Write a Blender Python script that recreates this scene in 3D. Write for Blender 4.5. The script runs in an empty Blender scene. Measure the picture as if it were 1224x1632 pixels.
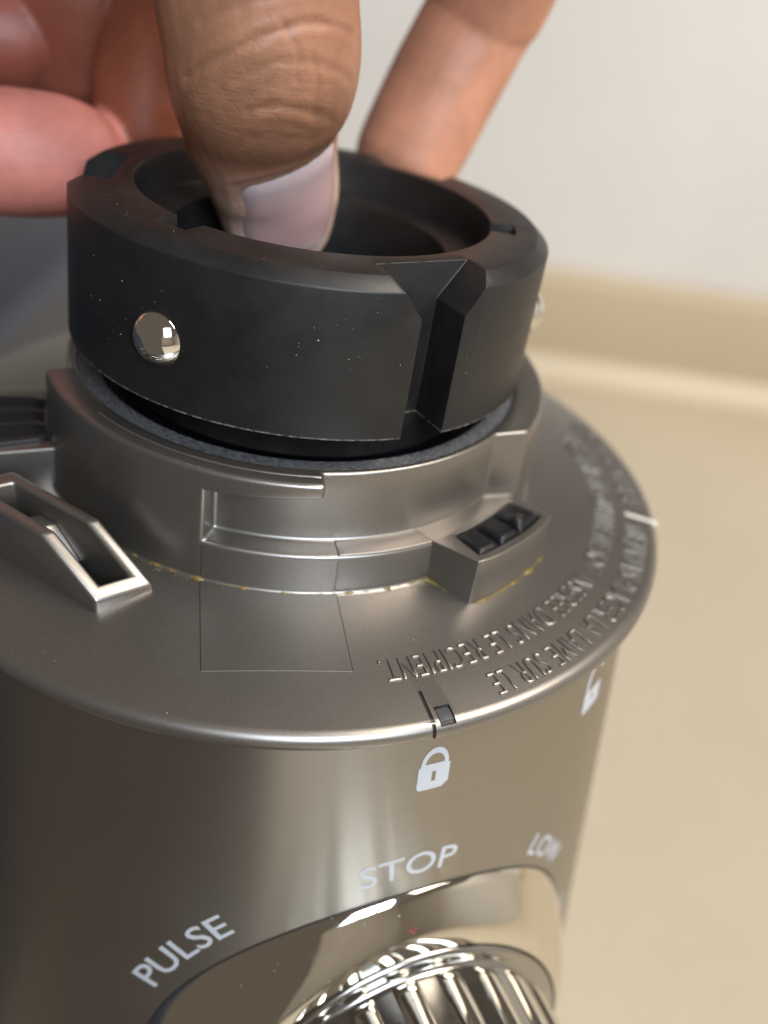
import bpy, bmesh, math, random
from mathutils import Vector, Matrix, noise
random.seed(7)
MM = 0.001
rad = math.radians
sc = bpy.context.scene
col = sc.collection

# ------------------------------------------------------------------ camera
cd = bpy.data.cameras.new("camera")
cam = bpy.data.objects.new("camera", cd); col.objects.link(cam)
F = Vector((0.0961, 0.8248, -0.5572)).normalized()
R = Vector((0.9913, -0.0289, 0.1282)); R = (R - F*R.dot(F)).normalized()
U = R.cross(F)
cam.matrix_world = Matrix(((R.x, U.x, -F.x, 0), (R.y, U.y, -F.y, -125.793*MM), (R.z, U.z, -F.z, 74.61*MM), (0, 0, 0, 1)))
cd.sensor_fit = 'HORIZONTAL'; cd.sensor_width = 36; cd.lens = 1600/1224*36
cd.clip_start = 0.004; cd.clip_end = 20
cd.dof.use_dof = True; cd.dof.focus_distance = 0.109
cd.dof.aperture_fstop = cd.lens/3.1; cd.dof.aperture_blades = 0
sc.camera = cam

# ------------------------------------------------------------------ world, lamps, exposure
w = bpy.data.worlds.new("World"); sc.world = w; w.use_nodes = True
bg = w.node_tree.nodes['Background']
bg.inputs[0].default_value = (0.60, 0.50, 0.41, 1); bg.inputs[1].default_value = 0.22
def area(name, loc, target, size, power, color, sy=None):
    l = bpy.data.lights.new(name, 'AREA'); l.energy = power; l.color = color
    l.shape = 'RECTANGLE'; l.size = size; l.size_y = sy or size
    o = bpy.data.objects.new(name, l); col.objects.link(o); o.location = loc
    o.rotation_euler = (Vector(target) - Vector(loc)).to_track_quat('-Z', 'Y').to_euler()
    return o
WL = Vector((0.20, -0.62, 0.46)); side_ = Vector((.95, .30, 0)).normalized()
for k in (-1, 0, 1):          # three panes of one window
    p_ = WL+side_*k*.115
    area("window_light", p_, p_-WL, .095, 2.25, (0.78, 0.88, 1.0), .42)
area("ceiling_light", (0.58, -0.12, 0.88), (0.10, 0.2, -0.1), 0.5, 10.4, (1.0, 0.90, 0.79))
sc.view_settings.view_transform = 'Standard'; sc.view_settings.look = 'None'
sc.view_settings.exposure = 0; sc.view_settings.gamma = 1; sc.view_settings.use_curve_mapping = False
sc.cycles.use_denoising = True
sc.cycles.max_bounces = 8

# ------------------------------------------------------------------ materials
def nodes(name):
    m = bpy.data.materials.new(name); m.use_nodes = True
    nt = m.node_tree; return m, nt, nt.nodes['Principled BSDF']
def N(nt, typ, **kw):
    n = nt.nodes.new(typ)
    for k, v in kw.items():
        if k in n.inputs.keys() if hasattr(n.inputs, 'keys') else False: n.inputs[k].default_value = v
        else: setattr(n, k, v)
    return n
def coords(nt, scale=(1, 1, 1)):
    tc = N(nt, 'ShaderNodeTexCoord'); mp = N(nt, 'ShaderNodeMapping'); mp.inputs['Scale'].default_value = scale
    nt.links.new(tc.outputs['Object'], mp.inputs[0]); return mp.outputs[0]
def noise_tex(nt, vec, scale, detail=4, rough=.6):
    n = N(nt, 'ShaderNodeTexNoise'); n.inputs['Scale'].default_value = scale; n.inputs['Detail'].default_value = detail
    n.inputs['Roughness'].default_value = rough; nt.links.new(vec, n.inputs['Vector']); return n.outputs['Fac']
def ramp(nt, fac, stops):
    r = N(nt, 'ShaderNodeValToRGB'); e = r.color_ramp.elements
    while len(e) < len(stops): e.new(.5)
    for el, (p, c) in zip(e, stops): el.position = p; el.color = c if len(c) == 4 else (*c, 1)
    nt.links.new(fac, r.inputs[0]); return r.outputs[0]
def bump(nt, b, height, strength, dist, prev=None):
    n = N(nt, 'ShaderNodeBump'); n.inputs['Strength'].default_value = strength; n.inputs['Distance'].default_value = dist
    nt.links.new(height, n.inputs['Height'])
    if prev is not None: nt.links.new(prev, n.inputs['Normal'])
    nt.links.new(n.outputs[0], b.inputs['Normal']); return n.outputs[0]
def g(v): return (v, v, v)
def simple(name, color, rough=.5, metal=0, spec=.5, coat=0):
    m, nt, b = nodes(name)
    b.inputs['Base Color'].default_value = (*color, 1); b.inputs['Roughness'].default_value = rough
    b.inputs['Metallic'].default_value = metal; b.inputs['Specular IOR Level'].default_value = spec
    b.inputs['Coat Weight'].default_value = coat
    return m, nt, b

def silver():
    m, nt, b = simple('silver_paint', (.30, .28, .255), .36, .92)
    v = coords(nt)
    fl = noise_tex(nt, v, 9000, 2)
    c = ramp(nt, fl, [(.3, (.25, .233, .213)), (.7, (.35, .328, .302))]); nt.links.new(c, b.inputs['Base Color'])
    sm = noise_tex(nt, v, 90, 5)
    r = ramp(nt, sm, [(.3, g(.335)), (.7, g(.37))]); nt.links.new(r, b.inputs['Roughness'])
    bump(nt, b, fl, .08, .0001)
    return m
def brushed():
    m, nt, b = simple('brushed_steel', (.42, .39, .34), .3, 1)
    b.inputs['Anisotropic'].default_value = .7; b.inputs['Anisotropic Rotation'].default_value = .25
    t = N(nt, 'ShaderNodeTangent'); t.direction_type = 'RADIAL'; t.axis = 'Z'; nt.links.new(t.outputs[0], b.inputs['Tangent'])
    # angle / height coordinates so the grain runs around the body
    tc = N(nt, 'ShaderNodeTexCoord'); sx = N(nt, 'ShaderNodeSeparateXYZ'); nt.links.new(tc.outputs['Object'], sx.inputs[0])
    at = N(nt, 'ShaderNodeMath', operation='ARCTAN2'); nt.links.new(sx.outputs[0], at.inputs[0]); nt.links.new(sx.outputs[1], at.inputs[1])
    cb = N(nt, 'ShaderNodeCombineXYZ'); nt.links.new(at.outputs[0], cb.inputs[0]); nt.links.new(sx.outputs[2], cb.inputs[2])
    mp = N(nt, 'ShaderNodeMapping'); mp.inputs['Scale'].default_value = (2, 1, 26000); nt.links.new(cb.outputs[0], mp.inputs[0])
    f = noise_tex(nt, mp.outputs[0], 1, 3)
    c = ramp(nt, f, [(.3, (.335, .31, .275)), (.7, (.39, .365, .325))]); nt.links.new(c, b.inputs['Base Color'])
    sm = noise_tex(nt, coords(nt), 28, 2, .5); rr = ramp(nt, sm, [(.2, g(.29)), (.9, g(.42))]); nt.links.new(rr, b.inputs['Roughness'])
    bump(nt, b, f, .03, .00005)
    return m
def black_plastic():
    m, nt, b = simple('black_plastic', (.018, .017, .017), .42)
    v = coords(nt)
    f = noise_tex(nt, v, 3500, 3); s = noise_tex(nt, v, 120, 6, .7)
    c = ramp(nt, s, [(.35, (.009, .0087, .0087)), (.75, (.019, .0175, .017))])
    tc = N(nt, 'ShaderNodeTexCoord'); sx = N(nt, 'ShaderNodeSeparateXYZ'); nt.links.new(tc.outputs['Object'], sx.inputs[0])
    # worn, whitened burr along the bottom edge
    mr = N(nt, 'ShaderNodeMapRange'); mr.inputs[1].default_value = .00004; mr.inputs[2].default_value = .00032
    mr.inputs[3].default_value = 1; mr.inputs[4].default_value = 0; nt.links.new(sx.outputs[2], mr.inputs[0])
    ab = N(nt, 'ShaderNodeMath', operation='GREATER_THAN'); ab.inputs[1].default_value = -.00025; nt.links.new(sx.outputs[2], ab.inputs[0])
    wn = noise_tex(nt, v, 1100, 5, .75); wr = ramp(nt, wn, [(.42, g(0)), (.6, g(1))])
    m1 = N(nt, 'ShaderNodeMath', operation='MULTIPLY'); nt.links.new(mr.outputs[0], m1.inputs[0]); nt.links.new(wr, m1.inputs[1])
    m2 = N(nt, 'ShaderNodeMath', operation='MULTIPLY'); nt.links.new(m1.outputs[0], m2.inputs[0]); nt.links.new(ab.outputs[0], m2.inputs[1])
    mx = N(nt, 'ShaderNodeMix', data_type='RGBA'); nt.links.new(m2.outputs[0], mx.inputs[0]); nt.links.new(c, mx.inputs[6]); mx.inputs[7].default_value = (.42, .40, .38, 1)
    nt.links.new(mx.outputs[2], b.inputs['Base Color'])
    rr = ramp(nt, s, [(.3, g(.36)), (.7, g(.52))]); nt.links.new(rr, b.inputs['Roughness'])
    bump(nt, b, f, .06, .0001)
    return m
def scuffed():
    m, nt, b = simple('scuffed_plastic', (.03, .03, .032), .5)
    tc = N(nt, 'ShaderNodeTexCoord'); sx = N(nt, 'ShaderNodeSeparateXYZ'); nt.links.new(tc.outputs['Object'], sx.inputs[0])
    at = N(nt, 'ShaderNodeMath', operation='ARCTAN2'); nt.links.new(sx.outputs[0], at.inputs[0]); nt.links.new(sx.outputs[1], at.inputs[1])
    v = coords(nt); ln = N(nt, 'ShaderNodeVectorMath', operation='LENGTH')
    cx = N(nt, 'ShaderNodeCombineXYZ'); nt.links.new(sx.outputs[0], cx.inputs[0]); nt.links.new(sx.outputs[1], cx.inputs[1]); nt.links.new(cx.outputs[0], ln.inputs[0])
    cb = N(nt, 'ShaderNodeCombineXYZ'); nt.links.new(at.outputs[0], cb.inputs[0]); nt.links.new(ln.outputs['Value'], cb.inputs[1])
    mp = N(nt, 'ShaderNodeMapping'); mp.inputs['Scale'].default_value = (34, 8000, 1); nt.links.new(cb.outputs[0], mp.inputs[0])
    f = noise_tex(nt, mp.outputs[0], 1, 5, .7)
    c = ramp(nt, f, [(.44, (.03, .03, .032)), (.66, (.24, .24, .25))]); nt.links.new(c, b.inputs['Base Color'])
    bump(nt, b, f, .2, .0001)
    return m
def skin():
    m, nt, b = simple('skin', (.4, .2, .13), .48)
    v = coords(nt)
    at = N(nt, 'ShaderNodeAttribute'); at.attribute_name = 'pigment_shade'
    big = noise_tex(nt, v, 160, 4); fine = noise_tex(nt, v, 1500, 4)
    k = ramp(nt, big, [(.3, g(.86)), (.7, g(1.1))])
    mx = N(nt, 'ShaderNodeMix', data_type='RGBA', blend_type='MULTIPLY'); mx.inputs[0].default_value = 1
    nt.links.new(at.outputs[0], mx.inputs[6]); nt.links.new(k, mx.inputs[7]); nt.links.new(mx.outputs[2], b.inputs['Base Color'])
    b.inputs['Subsurface Weight'].default_value = .35; b.inputs['Subsurface Radius'].default_value = (1.0, .35, .2); b.inputs['Subsurface Scale'].default_value = .0022
    vo = N(nt, 'ShaderNodeTexVoronoi'); vo.inputs['Scale'].default_value = 1300; nt.links.new(v, vo.inputs['Vector']); vo.feature = 'DISTANCE_TO_EDGE'
    p = bump(nt, b, vo.outputs['Distance'], .22, .00012)
    p = bump(nt, b, fine, .25, .00015, p)
    v2 = N(nt, 'ShaderNodeTexVoronoi'); v2.inputs['Scale'].default_value = 520; v2.feature = 'DISTANCE_TO_EDGE'
    dn = N(nt, 'ShaderNodeVectorMath', operation='ADD'); nz = N(nt, 'ShaderNodeTexNoise'); nz.inputs['Scale'].default_value = 300; sc_ = N(nt, 'ShaderNodeVectorMath', operation='SCALE'); sc_.inputs['Scale'].default_value = .002
    nt.links.new(v, nz.inputs['Vector']); nt.links.new(nz.outputs['Color'], sc_.inputs[0]); nt.links.new(v, dn.inputs[0]); nt.links.new(sc_.outputs[0], dn.inputs[1]); nt.links.new(dn.outputs[0], v2.inputs['Vector'])
    rr = ramp(nt, v2.outputs['Distance'], [(0, g(0)), (.12, g(1))])
    wa = N(nt, 'ShaderNodeAttribute'); wa.attribute_name = 'wrinkle'; mw = N(nt, 'ShaderNodeMath', operation='MULTIPLY'); nt.links.new(rr, mw.inputs[0]); nt.links.new(wa.outputs['Fac'], mw.inputs[1])
    p = bump(nt, b, mw.outputs[0], .16, .0002, p)
    m3 = N(nt, 'ShaderNodeMapping'); m3.inputs['Rotation'].default_value = (0, rad(-22), 0); m3.inputs['Scale'].default_value = (260, 260, 1900)
    tc3 = N(nt, 'ShaderNodeTexCoord'); nt.links.new(tc3.outputs['Object'], m3.inputs[0]); l3 = noise_tex(nt, m3.outputs[0], 1, 3, .6)
    mw3 = N(nt, 'ShaderNodeMath', operation='MULTIPLY'); nt.links.new(l3, mw3.inputs[0]); nt.links.new(wa.outputs['Fac'], mw3.inputs[1]); p = bump(nt, b, mw3.outputs[0], .45, .0003, p)
    wv = N(nt, 'ShaderNodeTexWave'); wv.inputs['Scale'].default_value = 640; wv.inputs['Distortion'].default_value = 5; wv.inputs['Detail'].default_value = 1; wv.inputs['Detail Scale'].default_value = .12; wv.bands_direction = 'Z'
    nt.links.new(v, wv.inputs['Vector']); pa = N(nt, 'ShaderNodeAttribute'); pa.attribute_name = 'ridges'
    mr = N(nt, 'ShaderNodeMath', operation='MULTIPLY'); nt.links.new(wv.outputs['Fac'], mr.inputs[0]); nt.links.new(pa.outputs['Fac'], mr.inputs[1]); bump(nt, b, mr.outputs[0], .35, .0001, p)
    return m
def stone(name, c1, c2, rough):
    m, nt, b = simple(name, c1, rough)
    v = coords(nt); f = noise_tex(nt, v, 700, 4, .7); l = noise_tex(nt, v, 7, 3)
    c = ramp(nt, f, [(.35, c1), (.65, c2)]); k = ramp(nt, l, [(.3, g(.94)), (.7, g(1.03))])
    mx = N(nt, 'ShaderNodeMix', data_type='RGBA', blend_type='MULTIPLY'); mx.inputs[0].default_value = 1
    nt.links.new(c, mx.inputs[6]); nt.links.new(k, mx.inputs[7]); nt.links.new(mx.outputs[2], b.inputs['Base Color'])
    return m
def chrome(name, c, r, bs=.09):
    m, nt, b = simple(name, c, r, 1)
    v = coords(nt); f = noise_tex(nt, v, 140, 2); bump(nt, b, f, bs, .0006)
    sm = noise_tex(nt, v, 260, 6, .7); rr = ramp(nt, sm, [(.45, g(r)), (.8, g(r+.12))]); nt.links.new(rr, b.inputs['Roughness']); return m
M = dict(silver=silver(), brushed=brushed(), black=black_plastic(), scuff=scuffed(), skin=skin(),
    chrome=chrome('chrome', (.78, .74, .66), .05), dchrome=chrome('dark_chrome', (.42, .41, .39), .16, .03),
    steel=simple('polished_steel', (.80, .78, .74), .06, 1)[0],
    rubber=simple('black_rubber', (.007, .007, .008), .4, 0, .35)[0], dark=simple('dark_gap', (.015, .014, .013), .5)[0],
    floor=simple('glossy_black', (.012, .012, .014), .22)[0],
    white=simple('white_print', (.50, .52, .55), .5)[0], cream=simple('cream_mark', (.85, .82, .72), .5)[0],
    grey=simple('grey_inset', (.07, .075, .075), .4)[0], grease=simple('old_grease', (.20, .14, .035), .25)[0],
    dust=simple('dust', (.55, .52, .47), .8)[0], red=simple('red_speck', (.35, .02, .04), .5)[0],
    counter=stone('counter_stone', (.52, .445, .325), (.57, .49, .365), .38), splash=stone('splash_stone', (.52, .425, .285), (.57, .475, .325), .4),
    boxgrey=simple('blue_grey_plastic', (.035, .043, .066), .4)[0],
    bead=stone('sealant', (.62, .53, .385), (.64, .55, .40), .45), wall=stone('wall_paint', (.73, .71, .675), (.75, .73, .695), .7))
def nailmat():
    m, nt, b = simple('nail', (.62, .42, .38), .24)
    at = N(nt, 'ShaderNodeAttribute'); at.attribute_name = 'pigment_shade'; nt.links.new(at.outputs[0], b.inputs['Base Color'])
    b.inputs['Subsurface Weight'].default_value = .3; b.inputs['Subsurface Scale'].default_value = .0015; b.inputs['Coat Weight'].default_value = .25; b.inputs['Coat Roughness'].default_value = .2
    v = coords(nt); f = noise_tex(nt, v, 260, 3); bump(nt, b, f, .1, .0004); return m
M['nail'] = nailmat()

# ------------------------------------------------------------------ mesh helpers (mm in, metres out)
def finish(me, smooth=35):
    for p in me.polygons: p.use_smooth = True
    me.set_sharp_from_angle(angle=rad(smooth))
def make(name, vs, fs, mat, parent=None, smooth=35, link=True):
    me = bpy.data.meshes.new(name); me.from_pydata([(v[0]*MM, v[1]*MM, v[2]*MM) for v in vs], [], fs)
    bm = bmesh.new(); bm.from_mesh(me); bmesh.ops.recalc_face_normals(bm, faces=bm.faces); bm.to_mesh(me); bm.free()
    finish(me, smooth)
    o = bpy.data.objects.new(name, me)
    if mat: me.materials.append(M[mat])
    if link: col.objects.link(o)
    if parent: o.parent = parent
    return o
def evalmesh(o, smooth=35):
    dg = bpy.context.evaluated_depsgraph_get(); dg.update()
    me = bpy.data.meshes.new_from_object(o.evaluated_get(dg)); old = o.data
    o.modifiers.clear(); o.data = me; bpy.data.meshes.remove(old); finish(me, smooth); return o
def cut(o, cutters, op='DIFFERENCE'):
    for c in cutters:
        m = o.modifiers.new('b', 'BOOLEAN'); m.operation = op; m.object = c; m.solver = 'MANIFOLD'
    evalmesh(o)
    for c in cutters: bpy.data.objects.remove(c)
    return o
def bevel(o, width, seg=3, ang=32, smooth=50):
    bm = bmesh.new(); bm.from_mesh(o.data); bmesh.ops.remove_doubles(bm, verts=bm.verts, dist=2e-6)
    bmesh.ops.dissolve_degenerate(bm, dist=2e-6, edges=bm.edges); bm.to_mesh(o.data); bm.free()
    m = o.modifiers.new('v', 'BEVEL'); m.width = width*MM; m.segments = seg; m.limit_method = 'ANGLE'; m.angle_limit = rad(ang)
    m.harden_normals = False
    return evalmesh(o, smooth)
def P(r, az, z): a = rad(az); return (r*math.sin(a), -r*math.cos(a), z)
def lathe(name, prof, mat, parent=None, seg=256, closed=False, smooth=35):
    vs = []; fs = []; n = len(prof)
    for i in range(seg):
        for r, z in prof: vs.append(P(r, 360*i/seg, z))
    for i in range(seg):
        j = (i+1) % seg
        for k in range(n if closed else n-1):
            l = (k+1) % n; fs.append((i*n+k, j*n+k, j*n+l, i*n+l))
    return make(name, vs, fs, mat, parent, smooth)
def sector(name, prof, a0, a1, mat, parent=None, step=1.2, **k):
    """closed (r,z) profile swept from azimuth a0 to a1, capped"""
    n = len(prof); s = max(2, int(abs(a1-a0)/step)+1); vs = []; fs = []
    for i in range(s+1):
        for r, z in prof: vs.append(P(r, a0+(a1-a0)*i/s, z))
    for i in range(s):
        for q in range(n):
            l = (q+1) % n; fs.append((i*n+q, (i+1)*n+q, (i+1)*n+l, i*n+l))
    fs.append(tuple(range(n))); fs.append(tuple(s*n+q for q in range(n))[::-1])
    return make(name, vs, fs, mat, parent, **k)
def prism(name, bottom, top, mat, parent=None, **k):
    n = len(bottom); vs = list(bottom)+list(top)
    fs = [tuple(range(n))[::-1], tuple(range(n, 2*n))]+[(i, (i+1) % n, n+(i+1) % n, n+i) for i in range(n)]
    return make(name, vs, fs, mat, parent, **k)
def box(r0, r1, az, hw, z0, z1):
    """radial box, half width hw, along azimuth az"""
    a = rad(az); d = Vector((math.sin(a), -math.cos(a), 0)); t = Vector((math.cos(a), math.sin(a), 0))
    q = [d*r0-t*hw, d*r1-t*hw, d*r1+t*hw, d*r0+t*hw]
    return prism('cutter', [(v.x, v.y, z0) for v in q], [(v.x, v.y, z1) for v in q], None)
def empty(name, loc, label, cat):
    o = bpy.data.objects.new(name, None); col.objects.link(o); o.location = Vector(loc)*MM; o.empty_display_size = .01
    o['label'] = label; o['category'] = cat; return o
def text_mesh(s, extr=.06, bev=.0, offset=0, sp=1):
    c = bpy.data.curves.new('t', 'FONT'); c.body = s; c.size = 1; c.extrude = extr; c.bevel_depth = bev; c.offset = offset; c.resolution_u = 3; c.bevel_resolution = 1; c.space_character = sp
    o = bpy.data.objects.new('t', c); col.objects.link(o)
    dg = bpy.context.evaluated_depsgraph_get(); me = bpy.data.meshes.new_from_object(o.evaluated_get(dg))
    bpy.data.objects.remove(o); bpy.data.curves.remove(c)
    x0 = min(v.co.x for v in me.vertices); x1 = max(v.co.x for v in me.vertices)
    return me, x0, x1
CAP = .69
def mapped_text(name, s, fn, mat, parent, extr, bev=0, offset=0, sp=1):
    me, x0, x1 = text_mesh(s, extr, bev, offset, sp)
    bm = bmesh.new(); bm.from_mesh(me)
    bmesh.ops.subdivide_edges(bm, edges=[e for e in bm.edges if e.calc_length() > .35], cuts=1)
    for v in bm.verts:
        p = fn((v.co.x-x0)/(x1-x0), v.co.y/CAP, v.co.z); v.co = Vector(p)*MM
    bm.to_mesh(me); bm.free(); finish(me, 35)
    me.materials.append(M[mat]); me.name = name
    o = bpy.data.objects.new(name, me); col.objects.link(o); o.parent = parent; return o
def structure(o): o['kind'] = 'structure'; return o

# ------------------------------------------------------------------ setting: counter, backsplash, wall
HB = -182.0
D1 = Vector((148, -13, 0)).normalized(); D2 = Vector((-D1.y, D1.x, 0))     # along / away from camera
Q0 = Vector((136, 421, 0))
def wp(u, v, z): p = Q0+D1*u+D2*v; return (p.x, p.y, z)
def slab(name, u0, u1, v0, v1, z0, z1, mat, bev=0):
    o = prism(name, [wp(u0, v0, z0), wp(u1, v0, z0), wp(u1, v1, z0), wp(u0, v1, z0)], [wp(u0, v0, z1), wp(u1, v0, z1), wp(u1, v1, z1), wp(u0, v1, z1)], mat)
    if bev: bevel(o, bev, 3)
    return structure(o)
ct = [(-900, -508), (-62, -508), (-62, -1150), (799, -1150), (799, 40), (-900, 40)]      # returns towards the viewer at the right
structure(prism('countertop', [wp(u, v, HB-30) for u, v in ct], [wp(u, v, HB) for u, v in ct], 'counter'))
slab('backsplash', -900, 900, 2, 22, HB+.4, HB+58, 'splash', 1.2)
slab('wall', -900, 900, 22.5, 60, HB-30, HB+318, 'wall')
slab('wall_front', -40, 800, -1560, -1520, HB-30, HB+620, 'wall')
slab('wall_right', 800.5, 840, -1519, 22, HB-30, HB+620, 'wall')          # side of the room, seen only in the chrome
# sealant fillet where backsplash meets counter
pr = [(2.2, .2), (-15, .2), (-15.5, .7), (-9, 2.2), (-3.5, 5.5), (-.6, 10), (2.2, 11)]
vs = [wp(u, v, HB+z) for u in (-900, 900) for v, z in pr]; n = len(pr)
structure(make('sealant_strip', vs, [(i, (i+1) % n, n+(i+1) % n, n+i) for i in range(n)]+[tuple(range(n)), tuple(range(n, 2*n))[::-1]], 'bead', smooth=80))

# dark stand-in box for an unidentified patch at left, lengthened to darken reflections
bq = [(-430, -75), (-100, -62), (-62, 180), (-76, 325), (-450, 330)]
bx = prism('dark_stand_in', [(x, y, HB+.3) for x, y in bq], [(x*.995, y*.995, HB+146) for x, y in bq], 'boxgrey')
bevel(bx, 9, 5); bx['label'] = 'dark blue-grey stand-in box, lengthened to darken reflections, behind the base at the left edge'; bx['category'] = 'box'

# ------------------------------------------------------------------ the motor base
base = empty('blender_base', (0, 0, HB), 'brushed silver kitchen blender motor base with dial and embossed top plate on beige counter', 'blender')
off = Vector((0, 0, -HB))
class BaseParent: pass
def toBase(o): o.parent = base; o.matrix_parent_inverse = Matrix.Translation((0, 0, -HB*MM)); return o
SL = 2.98/20.05
def dz(r): return -(r-33.9)*SL
def bodyR(z): return 52.3-.105*(z+14.7)
# body shell
prof = [(bodyR(-4.2)-2.5, -4.2), (bodyR(-4.6), -4.6)]+[(bodyR(z), z) for z in range(-8, -150, -6)]+[(66.8, -160), (67.5, -172), (67.2, -180), (66, HB+.2), (20, HB+.2)]
toBase(lathe('body_shell', prof, 'brushed', seg=256, smooth=30))
# top plate with index groove and window for the lock tab
plate = lathe('top_plate', [(30, .75), (33.9, 0), (44, dz(44)), (52.7, dz(52.7)), (52.95, -2.86), (53.25, -2.98), (53.52, -3.15), (53.74, -3.38), (53.9, -3.66), (53.98, -4.0), (53.98, -4.5), (53.7, -4.9), (53.2, -5.1), (46, -5.1), (30, -5.1)], 'silver', seg=300, closed=True)
cut(plate, [box(49, 56, 19.25, .22, -2.95, 0), box(53.3, 56, 19.25, .22, -8, 0), box(51.35, 56, 21.1, .95, -3.3, 0)])
finish(plate.data, 38); toBase(plate)
o = box(49.05, 53.6, 19.25, .2, -3.4, -2.8); o.name = 'index_line'
vs = [P(r, 19.25+s*.235*50/r, dz(r)-.16) for r in (49.05, 53.3) for s in (-1, 1)]
bpy.data.objects.remove(o); toBase(make('index_line', vs, [(0, 1, 3, 2)], 'dark'))
q = []
for r, h in ((51.5, .55), (51.62, .72), (51.9, .82), (53.15, .82)): q.append((r, h))
pts = [(r, -h) for r, h in q[::-1]]+[(r, h) for r, h in q]
top = [P(r, 21.1+math.degrees(h/r), dz(r)-.12) for r, h in pts]; bot = [(x, y, z-.6) for x, y, z in top]
toBase(bevel(prism('lock_tab', bot, top, 'grey'), .06, 2))
# cream mark at the unlocked position
top = []; 
for r, h in ((49.15, .12), (49.05, .0), (49.15, -.12)): pass
ol = [(49.3, .27), (49.1, .12), (49.1, -.12), (49.3, -.27), (54.05, -.27), (54.05, .27)]
top = [P(r, 82+math.degrees(h/r), dz(r)+.12) for r, h in ol]; bot = [(x, y, z-.5) for x, y, z in top]
toBase(prism('position_mark', bot, top, 'cream'))

# collar with bayonet slots
def polar_cells(name, azs, rs, zs, occ, fr, fz, mat, fa=lambda az, i: az):
    """solid made of polar cells: occ(az,i,j) says whether radial cell i / height cell j is filled between two azimuths"""
    na = len(azs); idx = {}; vs = []; fs = []
    def V(a, i, j):
        k = (a % na, i, j)
        if k not in idx: idx[k] = len(vs); vs.append(P(fr(i, j), fa(azs[k[0]], i), fz(azs[k[0]], i, j)))
        return idx[k]
    def mid(a):
        x, y = azs[a % na], azs[(a+1) % na]; y = y if y > x else y+360; m_ = (x+y)/2; return m_-360 if m_ > 180 else m_
    nr_, nz_ = len(rs)-1, len(zs)-1
    O = lambda a, i, j: 0 <= i < nr_ and 0 <= j < nz_ and occ(mid(a), i, j)
    for a in range(na):
        for i in range(nr_):
            for j in range(nz_):
                if not O(a, i, j): continue
                if not O(a, i-1, j): fs.append((V(a, i, j), V(a, i, j+1), V(a+1, i, j+1), V(a+1, i, j)))
                if not O(a, i+1, j): fs.append((V(a, i+1, j), V(a+1, i+1, j), V(a+1, i+1, j+1), V(a, i+1, j+1)))
                if not O(a, i, j-1): fs.append((V(a, i, j), V(a+1, i, j), V(a+1, i+1, j), V(a, i+1, j)))
                if not O(a, i, j+1): fs.append((V(a, i, j+1), V(a, i+1, j+1), V(a+1, i+1, j+1), V(a+1, i, j+1)))
                if not O(a-1, i, j): fs.append((V(a, i, j), V(a, i+1, j), V(a, i+1, j+1), V(a, i, j+1)))
                if not O(a+1, i, j): fs.append((V(a+1, i, j), V(a+1, i, j+1), V(a+1, i+1, j+1), V(a+1, i+1, j)))
    return make(name, vs, fs, mat)
key_az = [-163, -110, -69, -16, 7, 61, 150]
azs = list(key_az)
for k in range(-180, 180, 3):
    if min(abs((k-c+180) % 360-180) for c in key_az) > 1.6: azs.append(k)
azs.sort()
RS = [29.4, 30.6, 33.6]; ZS = [-1.2, 5.3, 12.2, 14.75]
def occ(az, i, j):
    if i == 0 or j == 0: return True
    wall_ = -69 < az < 7 or 61 < az < 150 or -163 < az < -110
    if not wall_: return False
    return not (j == 1 and -16 < az < 7)
def fr(i, j): return RS[i] if i < 2 else (33.95, 33.76, 33.58, 33.5)[j]
def fz(az, i, j):
    if j == 2: return 12.0+.9*max(0, min(1, (az+12)/19)) if -17 < az < 8 else 12.2
    if j == 3 and i == 0: return 14.45
    return ZS[j]
collar = polar_cells('collar', azs, RS, ZS, occ, fr, fz, 'silver', lambda az, i: {61: 55, 57: 52.4, 54: 51}.get(az, az) if i < 2 else az)
bevel(collar, .55, 4, 30, 60); toBase(collar)
toBase(sector('wall_ridge', [(31.0, 14.3), (31.8, 14.3), (31.7, 14.78), (31.4, 14.84), (31.1, 14.78)], -46, 6.3, 'silver', smooth=80))
# fillet where the collar meets the plate
fil = [(33.4, -.3)]+[(33.93+.42*(1-math.cos(rad(t))), .42-.42*math.sin(rad(t))+dz(34.3)*t/90) for t in (0, 25, 50, 75, 90)]+[(34.4, -.4)]
toBase(lathe('collar_fillet', fil, 'silver', seg=200, smooth=80))
toBase(sector('slot_step', [(30.3, 5.1), (33.66, 5.1), (33.66, 5.45), (30.3, 5.45)], 10.9, 60.8, 'silver'))
bevel(bpy.data.objects['slot_step'], .12, 2)
# seam of the moulded insert, panel a hair proud of the plate
def grid_patch(name, fn, nu, nv, mat, thick):
    vs = []; fs = []
    for k in range(2):
        for i in range(nu+1):
            for j in range(nv+1): vs.append(fn(i/nu, j/nv, -thick*k))
    m = (nu+1)*(nv+1); ix = lambda k, i, j: k*m+i*(nv+1)+j
    for i in range(nu):
        for j in range(nv):
            fs.append((ix(0, i, j), ix(0, i+1, j), ix(0, i+1, j+1), ix(0, i, j+1))); fs.append((ix(1, i, j), ix(1, i, j+1), ix(1, i+1, j+1), ix(1, i+1, j)))
    for i in range(nu):
        fs.append((ix(0, i, 0), ix(1, i, 0), ix(1, i+1, 0), ix(0, i+1, 0))); fs.append((ix(0, i, nv), ix(0, i+1, nv), ix(1, i+1, nv), ix(1, i, nv)))
    for j in range(nv):
        fs.append((ix(0, 0, j), ix(0, 0, j+1), ix(1, 0, j+1), ix(1, 0, j))); fs.append((ix(0, nu, j), ix(1, nu, j), ix(1, nu, j+1), ix(0, nu, j+1)))
    return make(name, vs, fs, mat)
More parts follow.
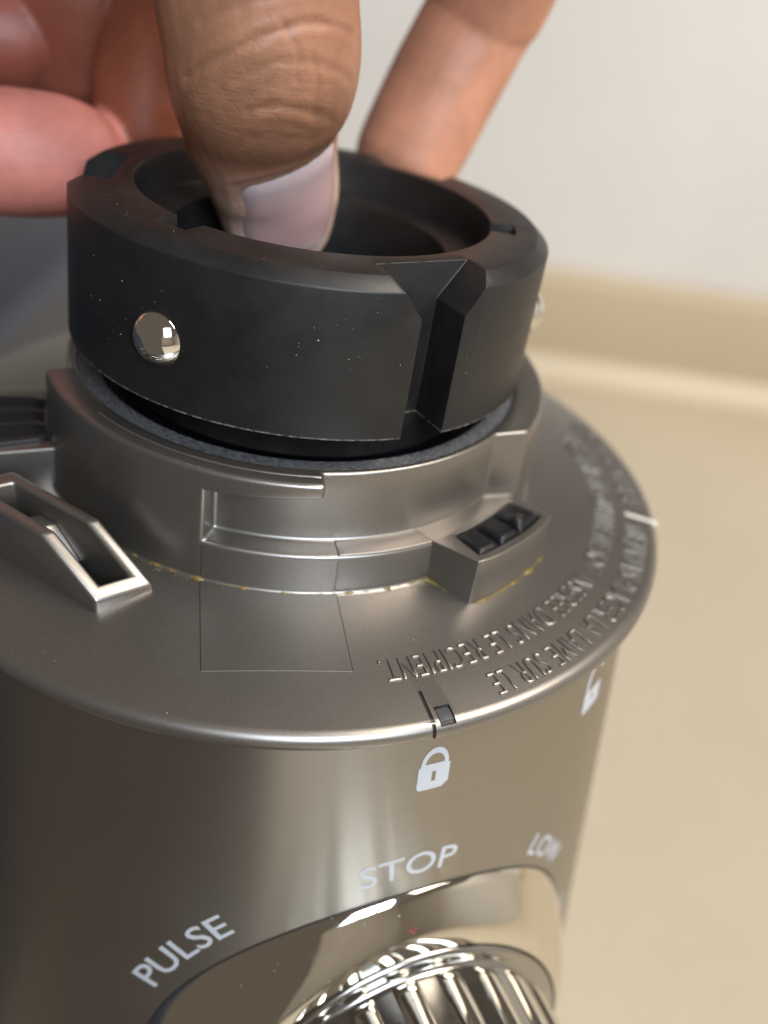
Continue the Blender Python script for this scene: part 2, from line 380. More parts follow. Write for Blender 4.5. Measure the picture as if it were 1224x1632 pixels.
TL, BL, BR, TR = [Vector(p) for p in ((-9.4, -32.6), (-7.6, -46.1), (8.8, -44.6), (6.6, -33.2))]
def fn(u, v, h):
    p = TL.lerp(TR, u).lerp(BL.lerp(BR, u), v); r = p.length; return (p.x, p.y, dz(r)+.06+h)
toBase(grid_patch('insert_panel', fn, 20, 10, 'silver', .3))
def strip(path, wd_):
    vs = []
    for p, sd in path: p = Vector(p); sd = Vector(sd); vs += [p-sd*wd_, p+sd*wd_]
    return toBase(make('seam_line', vs, [(2*i, 2*i+1, 2*i+3, 2*i+2) for i in range(len(path)-1)], 'dark'))
for A_, B_ in ((TL, BL), (TR, BR)):
    strip([((*(A_.lerp(B_, t/8)), dz(A_.lerp(B_, t/8).length)+.075), (1, 0, 0)) for t in range(9)], .045)
for a_ in (-15.9, 10.9): strip([(P(33.98-.035*z, a_, z), P(1, a_+90, 0)) for z in (.4, 1.5, 3, 4.6)], .035)
toBase(grid_patch('insert_panel', lambda u, v, h: P(33.9-.03*v*5.2+.06+h, -15.9+26.8*u, v*4.85-.1), 24, 3, 'silver', .3))

# black socket inside the collar
toBase(lathe('scuffed_ring', [(29.45, 13.9), (29.3, 14.05), (27.3, 14.1), (27.0, 13.9), (26.9, 12.2)], 'scuff', seg=200))
toBase(lathe('socket', [(29.5, 12.6), (26.95, 12.4), (26, 10.3), (8, 10.3), (7.6, 9), (0.01, 9)], 'floor', seg=160))

# interlock housings with rubber blocks
def housing(rot, ridged=False):
    ol = [(30.72, 30.2), (33.9, 31.7), (39.5, 35.5)]+[(39.7, 38.2+i*(17.6/6)) for i in range(7)]+[(39.5, 58.2), (33.8, 60.2), (30.72, 61)]
    if ridged: ol = [(r+4.5 if r > 38 else r, a) for r, a in ol]
    EX = 4.3 if ridged else 0
    topp = [P(r, a+rot, 5.5) for r, a in ol]; bott = [P(r+.12*(r > 34), a+rot+(-.3 if a < 40 else .5), -2.2) for r, a in ol]
    h = prism('interlock_housing', bott, topp, 'silver')
    cut(h, [sector('cutter', [(33.85, 3.2), (38.55+EX, 3.2), (38.55+EX, 9), (33.85, 9)], 36.9+rot, 56.9+rot, None)])
    bevel(h, .45, 3, 40); toBase(h)
    rng = random.Random(3)
    def fn(u, v, k):
        r = 33.95+(4.5+EX)*v; a = 37.1+19.6*u+rot
        e = min(1, min(u, 1-u)*12)*.5+min(1, min(v, 1-v)*7)*.5
        ed_ = min(1, min(v, 1-v)*6)
        for lo, hi, top_ in ((0, .30, 5.75), (.30, .60, 6.0), (.60, 1.001, 6.25)):
            if lo <= u < hi: t_ = abs(2*(u-lo)/(hi-lo)-1); z = 4.6+(top_-4.6)*max(0, 1-t_**5)**.5*(.35+.65*ed_**.5)
        z += .6*math.exp(-(((u-.66)/.08)**2+((v-.62)/.2)**2))+.06*noise.noise(Vector((u*8, v*4, 1.7)))
        if ridged: z = 4.5+1.1*min(1, e)**.5+.75*abs(math.sin(u*math.pi*3.5))**1.5
        if k < 0: z = 3.1
        return P(r, a, z)
    b = grid_patch('rubber_block', lambda u, v, h: fn(u, v, h), 60, 22, 'floor' if ridged else 'rubber', .001)
    finish(b.data, 70)
    b.parent = h; b.matrix_parent_inverse = Matrix.Identity(4)
housing(0); housing(-122, True)

# hollow guide ramp at the left
A0 = Vector((-20.06, -38.5)); A1 = Vector((-14.5, -34.7)); DD = Vector((-.82, .573))
def rp(u, wv, z):
    p = A0.lerp(A1, wv)+DD*u; return (p.x, p.y, z)
def rz(u): return min(5.3, .15+u*5.15/8.4)
side = [(0, -2.5), (0, .2), (8.4, 5.3), (23, 5.3), (23, -2.5)]
rampo = prism('guide_ramp', [rp(u, -.02, z) for u, z in side], [rp(u, 1.02, z) for u, z in side], 'silver')
inn = [(1.7, -4.6), (20.5, -4.6), (20.5, 9), (1.7, 9)]
cut(plate, [prism('cutter', [rp(u, .235, z) for u, z in inn], [rp(u, .785, z) for u, z in inn], None)]); finish(plate.data, 38)
cut(rampo, [prism('cutter', [rp(u, .24, z) for u, z in inn], [rp(u, .78, z) for u, z in inn], None)])
bevel(rampo, .45, 3, 20); toBase(rampo)
wd = [(9.5, -1), (13.5, 2.6), (16.0, 2.8), (16.5, -1)]
rib = prism('inner_wedge', [rp(u, .25, z) for u, z in wd], [rp(u, .77, z) for u, z in wd], 'silver'); bevel(rib, .2, 2)
rib.parent = rampo
db = [(1.75, -3.6), (20.4, -3.6), (20.4, -3.3), (1.75, -3.3)]
fl = prism('slot_shade_floor', [rp(u, .25, z) for u, z in db], [rp(u, .77, z) for u, z in db], 'dark'); fl.parent = rampo  # dark sheet paints the unlit depth of the slot

# grease residue along the foot of collar and housing
def bead(name, path, rmin, rmax, seed):
    rng = random.Random(seed); vs = []; fs = []; n = 7; L = len(path)
    for i, p in enumerate(path):
        p = Vector(p); t = (Vector(path[min(i+1, L-1)])-Vector(path[max(i-1, 0)])).normalized(); s = t.cross(Vector((0, 0, 1)))
        rr = rmin+(rmax-rmin)*1.3*max(0, noise.noise(Vector((i*.11, seed, 0)))+.15)*rng.uniform(.5, 1.2)
        if i in (0, L-1): rr = .01
        for k in range(n):
            a = 2*math.pi*k/n; vs.append(p+s*math.cos(a)*rr*1.5+Vector((0, 0, 1))*math.sin(a)*rr*.8)
    for i in range(L-1):
        for k in range(n): l = (k+1) % n; fs.append((i*n+k, (i+1)*n+k, (i+1)*n+l, i*n+l))
    return toBase(make(name, vs, fs, 'grease', smooth=80))
bead('grease_residue', [P(34.0, -33+i*.33, .02) for i in range(170)], .02, .42, 4)
hp = [P(34.05, 24+i*.3, .0) for i in range(24)]+[P(34.0+5.75*i/20, 31.3+4.9*i/20, dz(34+5.75*i/20)) for i in range(1, 21)]+[P(39.8, 36.4+i*.3, dz(39.8)+.02) for i in range(72)]
bead('grease_residue', hp, .04, .42, 9)

# raised lettering on the plate (read clockwise from above, tops outward)
def ring_text(s, a0, a1, r0, r1):
    def f(x, y, h):
        r = r0+(r1-r0)*y; return P(r, a0+(a1-a0)*x, dz(r)+.02+h*1.9)
    return toBase(mapped_text('raised_lettering', s, f, 'silver', None, .055, .04, -.038, 1.14))
ring_text("NE JAMAIS PLACER LA LAME SUR LE", 78.6, 29.2, 49.1, 52.2)
ring_text("SOCLE AVANT QU'ELLE NE SOIT INSEREE DANS LE RECIPIENT.", 109.5, 15.0, 44.25, 47.3)
ring_text("PLACE BLADE ON BASE", 113, 86, 49.1, 52.2)

# printing on the body
AX, AZ0 = 21.0, -63.7
def onbody(s, z, h): r = bodyR(z)+.03+h; return P(r, AX+math.degrees(s/57.0), z)
def arc_text(s, t0, t1, r0, r1):
    def f(x, y, h):
        t = rad(t0+(t1-t0)*x); r = r0+(r1-r0)*y; return onbody(r*math.cos(t), AZ0+r*math.sin(t), h*.3)
    return toBase(mapped_text('printed_word', s, f, 'white', None, .05, 0, .006))
arc_text('STOP', 101.8, 80.5, 34.9, 38.3); arc_text('PULSE', 154.2, 129.2, 35.8, 39.4)
arc_text('LOW', 53.5, 33.5, 34.4, 37.6); arc_text('HIGH', 6, -13, 34.6, 37.8)
def flat_icon(name, loops, cx, cz, sx, sz):
    """filled 2d outline with holes, laid on the body"""
    c = bpy.data.curves.new('i', 'CURVE'); c.dimensions = '2D'; c.fill_mode = 'BOTH'; c.extrude = .02
    for lp in loops:
        sp = c.splines.new('POLY'); sp.points.add(len(lp)-1); sp.use_cyclic_u = True
        for p, q in zip(sp.points, lp): p.co = (q[0], q[1], 0, 1)
    o = bpy.data.objects.new('i', c); col.objects.link(o); dg = bpy.context.evaluated_depsgraph_get()
    me = bpy.data.meshes.new_from_object(o.evaluated_get(dg)); bpy.data.objects.remove(o)
    bm = bmesh.new(); bm.from_mesh(me); bmesh.ops.triangulate(bm, faces=bm.faces)
    for _ in range(3): bmesh.ops.subdivide_edges(bm, edges=[e for e in bm.edges if e.calc_length() > .13], cuts=1); bmesh.ops.triangulate(bm, faces=bm.faces)
    bm.to_mesh(me); bm.free()
    for v in me.vertices:
        z = cz+v.co.y*sz; r = bodyR(z)+.04+v.co.z*.5; v.co = Vector(P(r, cx+math.degrees(v.co.x*sx/53), z))*MM
    me.materials.append(M['white']); o = bpy.data.objects.new(name, me); col.objects.link(o); return toBase(o)
arc = lambda cx, cy, rx, ry, a0, a1, n=14: [(cx+rx*math.cos(rad(a0+(a1-a0)*i/n)), cy+ry*math.sin(rad(a0+(a1-a0)*i/n))) for i in range(n+1)]
lockout = [(-.5, 0), (-.42, -.07), (.3, -.07), (.5, .06), (.5, .56)]+arc(0, .56, .44, .46, 0, 180)+[(-.5, .52)]
hole = [(-.3, .6), (.3, .6)]+arc(0, .6, .30, .27, 0, 180)[1:-1]
key = [(-.06, .14), (.06, .14), (.06, .4), (-.06, .4)]
flat_icon('padlock_icon', [lockout, hole, key], 21.7, -14.7, 4.1, 5.7)
opn = [(-.5, 0), (-.42, -.07), (.42, -.07), (.5, 0), (.5, .5), (-.30, .5), (-.30, .74)]+arc(.05, .74, .35, .34, 180, 25)+arc(.05, .74, .5, .47, 25, 180)+[(-.45, .5), (-.5, .5)]
flat_icon('open_padlock_icon', [opn, [(-.06, .2), (.06, .2), (.06, .34), (-.06, .34)]], 53.0, -16.6, 5.0, 5.9)

# chrome bezel and ribbed dial: local frame on the dial axis
an = Vector((math.sin(rad(AX))*math.cos(.1), -math.cos(rad(AX))*math.cos(.1), math.sin(.1)))
tx = Vector((math.cos(rad(AX)), math.sin(rad(AX)), 0)); ty = an.cross(tx); ty = ty if ty.z > 0 else -ty
DO = Vector(P(bodyR(AZ0), AX, AZ0))
def dl(r, th, d): return DO+tx*(r*math.cos(th))+ty*(r*math.sin(th))+an*d
def body_depth(r, th):
    d = -12.0
    lo, hi = -25., 8.
    for _ in range(40):
        d = (lo+hi)/2; p = dl(r, th, d)
        if math.hypot(p.x, p.y) > bodyR(p.z): hi = d
        else: lo = d
    return d
def dial_lathe(name, rows, mat, seg=180, smooth=40, caps=False):
    vs = []; fs = []
    for i in range(seg):
        th = 2*math.pi*i/seg
        for fnr in rows: r, d = fnr(th); vs.append(dl(r, th, d))
    n = len(rows)
    for i in range(seg):
        j = (i+1) % seg
        for k in range(n-1): fs.append((i*n+k, j*n+k, j*n+k+1, i*n+k+1))
    return toBase(make(name, vs, fs, mat, smooth=smooth))
RB = 32.0
def brow(t):
    def f(th):
        bd = body_depth(RB, th); r = RB+(24.5-RB)*t
        return (r, bd-.4+(3.3-bd+.4)*(.14*min(1, t/.09)**.5+.86*(math.sin(t*math.pi/2)*.7+.3*t) if t > 0 else 0))
    return f
dial_lathe('bezel', [lambda th: (RB, body_depth(RB, th)-1)]+[brow(t) for t in (0, .01, .03, .06, .09, .14, .2, .3, .4, .5, .6, .7, .8, .9, 1)]+[lambda th: (24.3, -.4), lambda th: (20, -.5)], 'chrome', smooth=80)
dial_lathe('bezel_gap', [lambda th: (RB+.25, body_depth(RB+.25, th)+.03), lambda th: (RB-.1, body_depth(RB-.1, th)+.04)], 'dark')
c = lambda r, d: (lambda th: (r, d))
knob = dial_lathe('control_dial', [c(24.2, -.4), c(24.2, 3.2), c(24.1, 3.5), c(23.8, 3.75), c(23.3, 3.9), c(22.6, 3.95), c(22.1, 4.1), c(21.8, 4.5), c(21.7, 5.2), c(20.7, 22), c(20.2, 23), c(19.3, 23.6), c(.01, 24)], 'dchrome', smooth=50)
nr = 23
# one rib mesh, shared
vs = []; fs = []; pr = [(-1.95, -.6), (-1.6, .25), (-.9, .68), (0, .82), (.9, .68), (1.6, .25), (1.95, -.6)]; st = [(4.5, .1), (4.9, .6), (5.6, .9), (6.5, 1), (21.5, .95), (22.6, .6), (23.0, .2)]
for d, kx in st:
    rr = 21.7-(d-5)*.055
    for s, h in pr: vs.append((s, rr-.1+(h+.1)*kx, d))
for i in range(len(st)-1):
    for k in range(len(pr)-1): fs.append((i*7+k, i*7+k+1, (i+1)*7+k+1, (i+1)*7+k))
fs += [tuple(range(7)), tuple(range(42, 49))[::-1]]
ribp = make('rib', vs, fs, 'chrome', smooth=60, link=False)
for i in range(nr):
    o = ribp if i == 0 else ribp.copy(); col.objects.link(o); o.parent = knob
    B = Matrix(((tx.x, ty.x, an.x, DO.x*MM), (tx.y, ty.y, an.y, DO.y*MM), (tx.z, ty.z, an.z, DO.z*MM), (0, 0, 0, 1)))
    o.matrix_local = B @ Matrix.Rotation(2*math.pi*(i+.35)/nr, 4, 'Z')

# ------------------------------------------------------------------ the black coupling
cpl = empty('drive_coupling', (-.352, 0, 17.294), 'black plastic drive coupling ring with notches and steel ball, lifted above the silver collar', 'coupling')
nn = Vector((.026, .041, 1)).normalized(); e1 = Vector((0, 1, 0)).cross(nn).normalized(); e2 = nn.cross(e1)
cpl.rotation_euler = Matrix((e1, e2, nn)).transposed().to_euler()
ring = lathe('coupling_ring', [(17.3, -.1), (17.3, 13.9), (22.3, 14.2), (22.3, 18.75), (28.2, 18.75), (29.9, 17.4), (29.9, 0), (24, 0), (23.6, -.1)], 'black', None, seg=240, closed=True)
for az in (30, 150, 270):
    a = rad(az); d = Vector((math.sin(a), -math.cos(a))); t = Vector((math.cos(a), math.sin(a)))
    sh = [(-2.85, -1), (2.85, -1), (2.85, 14.4), (6.6, 19.2), (6.6, 22), (-6.6, 22), (-6.6, 19.2), (-2.85, 14.4)]
    f_ = lambda r: [((d*r+t*s).x, (d*r+t*s).y, z) for s, z in sh]
    cut(ring, [prism('cutter', f_(24.2), f_(34), None)])
for az in (80, 200, -40):
    cut(ring, [sector('cutter', [(21, 16.8), (25.4, 16.8), (25.4, 22), (21, 22)], az-2, az+8, None)])
bevel(ring, .28, 2, 30, 45); ring.parent = cpl
lathe('hub', [(23.55, .1), (23.5, -5.6), (23, -6.1), (8, -6.1), (8, 4), (17.2, 4.2)], 'black', cpl, seg=120)
for az in (-31.4, 88.6, 208.6):
    # ball detent: spherical cap in a shallow seat
    vs = []; fs = []; a = rad(az); d = Vector((math.sin(a), -math.cos(a), 0)); t = Vector((math.cos(a), math.sin(a), 0)); k = Vector((0, 0, 1)); rb = 3.45; ctr = d*28.4+k*7.7
    nu, nv = 40, 18
    for j in range(nv+1):
        ph = rad(100)*j/nv
        for i in range(nu): q = 2*math.pi*i/nu; vs.append(ctr+d*rb*math.cos(ph)+(t*math.cos(q)+k*math.sin(q))*rb*math.sin(ph))
    for j in range(nv):
        for i in range(nu): l = (i+1) % nu; fs.append((j*nu+i, j*nu+l, (j+1)*nu+l, (j+1)*nu+i))
    make('steel_ball', vs, fs, 'steel', cpl, smooth=180)
# dust flecks on coupling wall and on the plate
def specks(name, pts, parent, seed, mat='dust'):
    rng = random.Random(seed); vs = []; fs = []
    for (p, nrm, s) in pts:
        p = Vector(p); nrm = Vector(nrm).normalized(); a = nrm.orthogonal().normalized(); b = nrm.cross(a); i0 = len(vs); m = 5; ro = rng.uniform(0, 6)
        el = rng.uniform(.4, 1)
        for k in range(m):
            q = ro+2*math.pi*k/m; rr = s*rng.uniform(.6, 1.2); vs.append(p+a*math.cos(q)*rr+b*math.sin(q)*rr*el-nrm*.03)
        vs.append(p+nrm*s*.5)
        for k in range(m): fs.append((i0+k, i0+(k+1) % m, i0+m))
    o = make(name, vs, fs, mat, smooth=20); o['kind'] = 'stuff'
    if parent is cpl: o.parent = cpl
    else: toBase(o)
rng = random.Random(11); pts = []
for i in range(95):
    if i % 9 == 0: ca_, cz_ = rng.uniform(-50, 60), rng.uniform(3, 16)
    az = rng.gauss(ca_, 5)
    if 22 < az < 38: continue
    z = min(16.8, max(.8, rng.gauss(cz_, 1.8))); pts.append((P(29.9, az, z), P(1, az, 0), abs(rng.gauss(.035, .03))+.02))
for i in range(40):
    az = rng.uniform(-90, 120); pts.append((P(rng.uniform(26.2, 28), az, 18.75), (0, 0, 1), rng.uniform(.03, .09))) if not any(abs((az-c+180) % 360-180) < 19 for c in (30, 150, 270)) else 0
specks('dust_specks', pts, cpl, 2)
pts = []
for i in range(150):
    az = rng.uniform(-40, 75); r = rng.uniform(34.5, 53); pts.append((P(r, az, dz(r)), (0, 0, 1), abs(rng.gauss(.03, .035))+.02))
specks('dust_specks', pts, base, 3)
pts = []
for c0, sp_, n_ in ((-20, 6, 40), (-8, 4, 20), (31, 2.5, 50), (24, 5, 20), (50, 6, 30)):
    for i in range(n_):
        az = rng.gauss(c0, sp_); r = (34.1 if az < 31.5 else 34+5.8*min(1, (az-31.5)/4.8))+abs(rng.gauss(0, .45)); pts.append((P(r, az, dz(r)+.01), (0, 0, 1), abs(rng.gauss(.06, .06))+.03))
specks('grease_flecks', pts, base, 8, 'grease')

pts = []
for i in range(46):
    th = rad(rng.uniform(40, 150)); r = rng.choice((25.6, 26, 30, 31.4))+rng.uniform(-.3, .5)
    t_ = (RB-r)/(RB-24.5); pts.append((dl(r, th, brow(t_)(th)[1]), an, abs(rng.gauss(.05, .05))+.03))
specks('dust_specks', pts, base, 5)
specks('red_speck', [(dl(27.6+dx, rad(91+dy), brow((RB-27.6-dx)/(RB-24.5))(rad(91+dy))[1]), an, .28) for dx, dy in ((0, 0), (.35, .8), (.45, -.7))], base, 6, 'red')

# ------------------------------------------------------------------ the hand
hand = None
DORS = Vector((-.0961, -.8248, .5572))
tubes = dict(
 thumb=([(-9.9,1.3,67.2,11.3),(-9.1,1.3,61.9,11.5),(-8.5,1.5,57.0,11.7),(-7.7,1.2,53.1,11.6),(-7.4,1.3,49.8,11.5),(-7.3,2.3,46.8,11.1),(-7.3,4.0,43.8,10.3),(-7.0,5.3,41.3,9.9),(-6.2,6.6,38.0,9.2),(-5.2,8.0,34.0,8.6),(-4.6,8.9,30.1,7.8),(-4.0,9.4,26.5,6.6),(-3.5,9.2,24.0,5.0)],
        [.9,.9,.9,.9,.87,.83,.80,.78,.76,.73,.70,.66,.66], Vector((.16,-.80,.56))),
 index=([(25.9,31.7,71.7,8.4),(24.6,36.8,63.0,8.9),(22.8,39.6,55.9,9.1),(21.8,40.0,52.7,8.5),(18.2,38.2,44.2,8.6),(14.2,35.1,34.4,8.4),(12.9,34.4,31.3,7.9),(11.3,33.5,27.9,6.5),(10.3,32.8,25.7,4.5)], [.9]*5+[.8]*4, DORS),
 middle=([(-14.5,41.2,64.7,8.4),(-18.1,37.3,56.9,8.5),(-21.5,34.6,50.5,8.5),(-24.2,30.6,44.2,8.3),(-25.4,27.7,39.6,7.6),(-25.6,25.2,35.9,6.7),(-25.2,23.2,33.0,5.3),(-24.9,21.9,31.2,3.4)], [.9]*8, DORS),
 ring=([(-69.2,15.9,35.5,8.1),(-59.0,11.4,34.2,8.0),(-51.1,11.2,33.4,8.0),(-45.3,12.6,33.0,8.2),(-39.2,14.2,32.7,8.4),(-34.0,16.9,32.3,7.9),(-30.9,19.9,31.9,6.5),(-28.7,22.1,32.0,4.5)], [.9]*8, DORS),
 pinky=([(-77.3,44.1,43.6,8.6),(-65.0,40.0,43.2,8.5),(-53.8,38.3,42.7,8.5),(-46.0,39.5,42.2,8.2),(-42.3,41.1,41.5,6.3),(-40.2,41.8,41.2,3.8)], [.9]*6, DORS),
 # back half of the curled fingers, palm and wrist, above the frame
 ring2=([(-66,16,35.5,8.2),(-72,22,42,8.6),(-70,32,54,9),(-58,42,66,9.5),(-42,48,76,10)], [.95]*5, DORS),
 pinky2=([(-74,43,43.6,8.2),(-78,50,52,8.4),(-72,56,64,8.8),(-56,58,76,9.5)], [.95]*4, DORS),
 middle2=([(-16,40,62,8.5),(-12,45,72,9.5),(-10,50,84,10.5)], [.95]*3, DORS),
 index2=([(25.9,31.7,71.7,8.4),(20,34,82,9.5),(6,44,92,11)], [.95]*3, DORS),
 thumb2=([(-9.9,1.3,67.2,11.3),(-10.5,6,80,12),(-14,18,92,13.5),(-22,34,102,15)], [.95]*4, DORS),
 palm=([(0,46,86,13),(-18,50,90,16),(-40,54,86,16),(-58,58,80,12)], [1]*4, DORS),
 palm3=([(-46,50,70,14),(-40,47,58,13),(-38,44,48,12),(-38,42,38,9)], [.9]*4, DORS),
 palm2=([(-18,48,88,17),(-26,52,106,19),(-32,56,128,19),(-36,60,150,18)], [.8]*4, Vector((.1,-.9,.2))),
)
def cr(p0, p1, p2, p3, t): return .5*((2*p1)+(p2-p0)*t+(2*p0-5*p1+4*p2-p3)*t*t+(3*p1-p0-3*p2+p3)*t**3)
class Tube:
    def __init__(s, st, ratio, dors): s.st = [Vector(x) if len(x) == 3 else x for x in st]; s.ra = ratio; s.d = dors
    def at(s, q):
        n = len(s.st); i = max(0, min(int(q), n-2)); t = q-i
        g4 = [s.st[max(0, min(n-1, i+k))] for k in (-1, 0, 1, 2)]
        v = [cr(*[p[c] for p in g4], t) for c in range(4)]
        ra = s.ra[i]*(1-t)+s.ra[i+1]*t
        return Vector(v[:3]), v[3], ra
    def frame(s, q):
        c, a, ra = s.at(q); e = .05
        n = len(s.st)-1; t = (s.at(min(n, q+e))[0]-s.at(max(0, q-e))[0]).normalized()
        wv = t.cross(s.d).normalized(); d = wv.cross(t); return c, a, ra, t, wv, d
    def pt(s, q, th, extra=0):
        c, a, ra, t, wv, d = s.frame(q); return c+wv*math.cos(th)*(a+extra)+d*math.sin(th)*(a*ra+extra)
    def mesh(s, vs, fs, seg=28, per=5):
        n = len(s.st)-1; qs = [n*i/(n*per) for i in range(n*per+1)]; i0 = len(vs); rows = []
        def row(c, wv, d, a, b): 
            rows.append(len(vs)); vs.extend([c+wv*math.cos(2*math.pi*k/seg)*a+d*math.sin(2*math.pi*k/seg)*b for k in range(seg)])
        c, a, ra, t, wv, d = s.frame(0)
        for ph in (80, 50, 25): row(c-t*a*math.sin(rad(ph)), wv, d, a*math.cos(rad(ph)), a*ra*math.cos(rad(ph)))
        for q in qs: c, a, ra, t, wv, d = s.frame(q); row(c, wv, d, a, a*ra)
        for ph in (25, 50, 80): row(c+t*a*.8*math.sin(rad(ph)), wv, d, a*math.cos(rad(ph)), a*ra*math.cos(rad(ph)))
        for x, y in zip(rows, rows[1:]):
            for k in range(seg): l = (k+1) % seg; fs.append((x+k, x+l, y+l, y+k))
        fs.append(tuple(rows[0]+k for k in range(seg))[::-1]); fs.append(tuple(rows[-1]+k for k in range(seg)))
vs = []; fs = []; T = {}
for k, (st, ra, d) in tubes.items(): T[k] = Tube(st, ra, d); T[k].mesh(vs, fs)
hand = make('hand', vs, fs, 'skin', smooth=180)
m = hand.modifiers.new('r', 'REMESH'); m.mode = 'VOXEL'; m.voxel_size = .00042; m.use_smooth_shade = True
m = hand.modifiers.new('s', 'SMOOTH'); m.factor = .5; m.iterations = 8
evalmesh(hand, 180)
hand['label'] = 'brown skinned left hand pinching the black coupling ring with thumb inside and index behind'; hand['category'] = 'hand'
# nail layout on the thumb
TH = T['thumb']
def nail_pt(u, v, lift):
    # u across -1..1, v from cuticle 0 to free edge 1
    q0 = 7.2+.16*u*u+.08*u; q1 = 11.2-.5*u*u
    q = q0+(q1-q0)*v; th = rad(94-u*(50+8*v))
    return TH.pt(q, th, lift)
# creases over the thumb knuckle as shallow grooves, drawn in the plane of its back
CR = [[(-15.2,-5.8,48.8),(-10.4,-5.8,50.6),(-6.4,-5.7,52.8),(-1.8,-5.6,55.7),(2.1,-5.7,57.5)],[(-9.6,-6.1,48.3),(-4.8,-6.0,50.8),(-1.4,-6.0,51.8),(3.7,-6.1,53.3)],[(-8.0,-6.5,45.8),(-4.5,-6.5,46.9),(-1.0,-6.6,47.5),(1.7,-6.5,48.7)],[(-6.5,-6.6,45.0),(-2.3,-6.7,45.9),(2.2,-6.7,47.5)],[(-7.9,-6.7,43.7),(-2.9,-6.8,45.0),(1.6,-6.8,46.7)],[(-4.8,-5.6,54.6),(-2.9,-5.9,52.3),(-3.0,-6.2,49.8)],[(-1.5,-6.0,52.5),(-0.7,-6.3,50.1),(-1.0,-6.6,47.4)],[(-13.3,-5.4,53.5),(-8.6,-5.4,55.4),(-4.0,-5.4,57.8)]]
CW = [(.24, .30), (.15, .28), (.2, .28), (.09, .26), (.13, .26), (.13, .24), (.13, .24), (.10, .26)]
def to2(p): p = Vector(p); return Vector((p.dot(R), p.dot(U)))
CR2 = [[to2(p) for p in l] for l in CR]
def seg_d(p, a, b):
    ab = b-a; t = max(0, min(1, (p-a).dot(ab)/ab.length_squared)); return (p-a-ab*t).length
thumb_axis = [TH.at(i*.25)[0] for i in range(12*4+1)]
me = hand.data
me.attributes.new('wrinkle', 'FLOAT', 'POINT'); me.attributes.new('ridges', 'FLOAT', 'POINT'); me.color_attributes.new('pigment_shade', 'FLOAT_COLOR', 'POINT')
ca = me.color_attributes['pigment_shade']; wr_ = me.attributes['wrinkle']; ri_ = me.attributes['ridges']
npts = [(nail_pt(u/30, v/50, 0), u/30, v/50) for u in range(-30, 31) for v in range(0, 51)]
from mathutils.kdtree import KDTree
kt = KDTree(len(npts))
for i, (p, u, v) in enumerate(npts): kt.insert(p, i)
kt.balance()
axes = {}
ka = KDTree(sum((len(t.st)-1)*6+1 for t in T.values())); al = []
for k, t in T.items():
    for i in range((len(t.st)-1)*6+1): c_ = t.at(min(i/6, len(t.st)-1))[0]; ka.insert(c_, len(al)); al.append((k, i/6, c_))
ka.balance()
nrm = [v.normal.copy() for v in me.vertices]
PAL = dict(thumb=(.37, .175, .10), thumb2=(.37, .175, .10), index=(.58, .27, .165), index2=(.42, .19, .11), middle=(.32, .095, .05), middle2=(.40, .16, .1), ring=(.70, .255, .20), ring2=(.5, .22, .16), pinky=(.30, .085, .055), pinky2=(.44, .16, .11), palm=(.42, .16, .11), palm2=(.4, .17, .11), palm3=(.30, .09, .05))  # skin tones per finger; middle, pinky and palm carry painted shade
def mixc(a, b, t): t = max(0, min(1, t)); return tuple(x*(1-t)+y*t for x, y in zip(a, b))
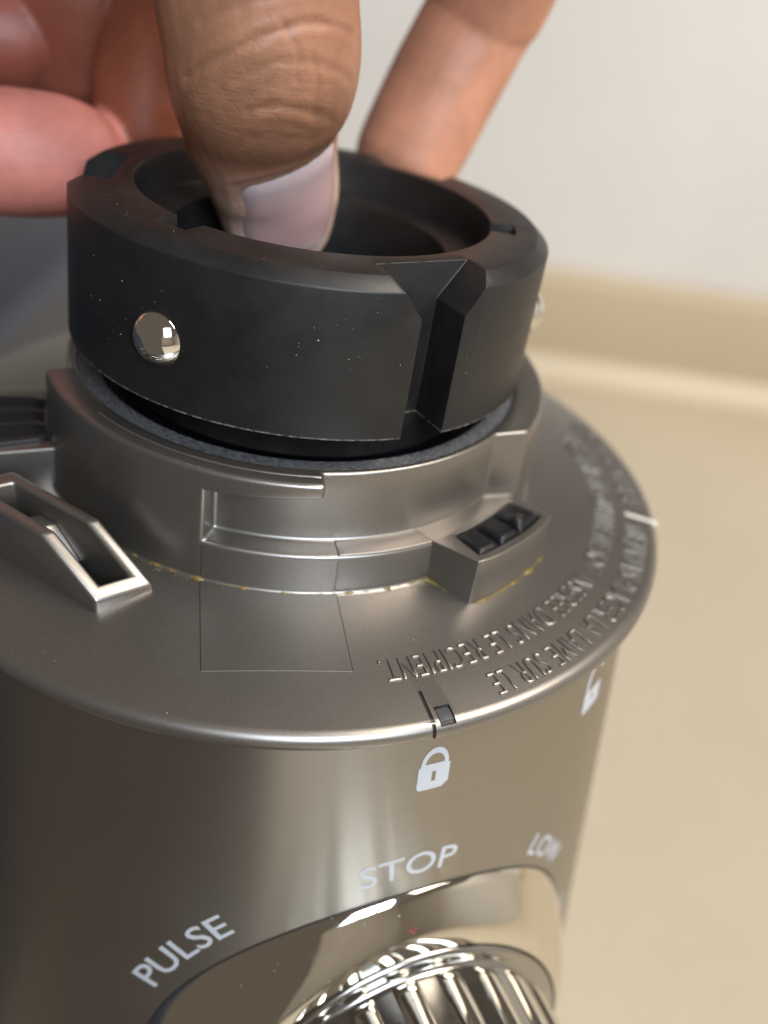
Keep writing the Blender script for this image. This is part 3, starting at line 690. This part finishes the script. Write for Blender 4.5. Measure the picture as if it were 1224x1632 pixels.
for i, v in enumerate(me.vertices):
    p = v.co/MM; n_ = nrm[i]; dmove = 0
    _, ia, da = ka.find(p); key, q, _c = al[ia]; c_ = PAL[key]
    # blend finger tones with neighbours
    acc = [0, 0, 0]; wt = 0
    for _, ib, db_ in ka.find_n(p, 6):
        w_ = 1/(db_*db_+1); cc = PAL[al[ib][0]]; wt += w_
        for z in range(3): acc[z] += cc[z]*w_
    c_ = tuple(x/wt for x in acc)
    if key == 'thumb':
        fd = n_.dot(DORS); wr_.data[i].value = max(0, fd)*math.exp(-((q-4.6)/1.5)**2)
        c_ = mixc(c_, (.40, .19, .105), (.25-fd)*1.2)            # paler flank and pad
        kn = math.exp(-((q-6.3)/1.0)**2)*max(0, fd); c_ = mixc(c_, (.16, .07, .042), kn*.75)   # darker skin over the last joint, with knuckle shading painted in
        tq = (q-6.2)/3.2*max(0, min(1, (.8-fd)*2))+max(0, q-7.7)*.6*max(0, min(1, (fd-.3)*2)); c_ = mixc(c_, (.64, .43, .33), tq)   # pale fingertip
        if fd > .15:
            p2 = to2(p); wob = .45*noise.noise(p*.45)+.2*noise.noise(p*1.4)
            for l, (dep, wd_) in zip(CR2, CW):
                dmin = min(seg_d(p2, a, b) for a, b in zip(l, l[1:]))+wob*.6
                if abs(dmin) < 2.2: dmove -= dep*math.exp(-(dmin/wd_)**2)*min(1, fd*2); dmove += dep*.3*math.exp(-((abs(dmin)-.8)/.4)**2)*min(1, fd*2)
        if fd > -.3:
            _, ik, dk = kt.find(p); u, vv = npts[ik][1], npts[ik][2]
            if dk < .75: dmove -= .55*min(1, (1-abs(u))*4)*min(1, vv*6)*min(1, (1-vv)*9)
            elif dk < 2.6: dmove += .12*math.exp(-((dk-1.2)/.6)**2)
    else:
        if key in ('ring', 'middle'):
            fd = n_.dot(DORS); ri_.data[i].value = max(0, fd)*(1 if q > 1.5 else 0)
            c_ = mixc(c_, (.42, .13, .06), .8*max(0, .45-fd))      # redder flanks
    if dmove: v.co += n_*dmove*MM
    k_ = .93+.14*noise.noise(p*.16)+.05*noise.noise(p*.6)
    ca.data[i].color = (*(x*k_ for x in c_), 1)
# thumbnail
nu, nv = 24, 30; vs = []; fs = []; cl = []
for lay in (0, 1):
    for i in range(nu+1):
        for j in range(nv+1):
            u = -1+2*i/nu; v = j/nv
            ed = min(1, (1-abs(u))*3.2)**.7*min(1, v*7)**.6
            vs.append(nail_pt(u, v*1.0, (-.36+.64*ed if lay == 0 else -.9)))
            lun = math.exp(-((v)/.22)**2); tip = max(0, (v-.86)/.1)
            c_ = mixc((.52, .34, .32), (.56, .45, .45), lun); c_ = mixc(c_, (.56, .49, .44), tip*.8); c_ = mixc(c_, (.50, .27, .26), .5*math.exp(-((v-.7)/.2)**2)*(1-abs(u))); cl.append(c_)
m_ = (nu+1)*(nv+1); ix = lambda l, i, j: l*m_+i*(nv+1)+j
for i in range(nu):
    for j in range(nv): fs += [(ix(0, i, j), ix(0, i+1, j), ix(0, i+1, j+1), ix(0, i, j+1)), (ix(1, i, j), ix(1, i, j+1), ix(1, i+1, j+1), ix(1, i+1, j))]
for i in range(nu): fs += [(ix(0, i, 0), ix(1, i, 0), ix(1, i+1, 0), ix(0, i+1, 0)), (ix(0, i, nv), ix(0, i+1, nv), ix(1, i+1, nv), ix(1, i, nv))]
for j in range(nv): fs += [(ix(0, 0, j), ix(0, 0, j+1), ix(1, 0, j+1), ix(1, 0, j)), (ix(0, nu, j), ix(1, nu, j), ix(1, nu, j+1), ix(0, nu, j+1))]
nail = make('thumbnail', vs, fs, 'nail', hand, smooth=60)
cn = nail.data.color_attributes.new('pigment_shade', 'FLOAT_COLOR', 'POINT')
for i, c_ in enumerate(cl): cn.data[i].color = (*c_, 1)
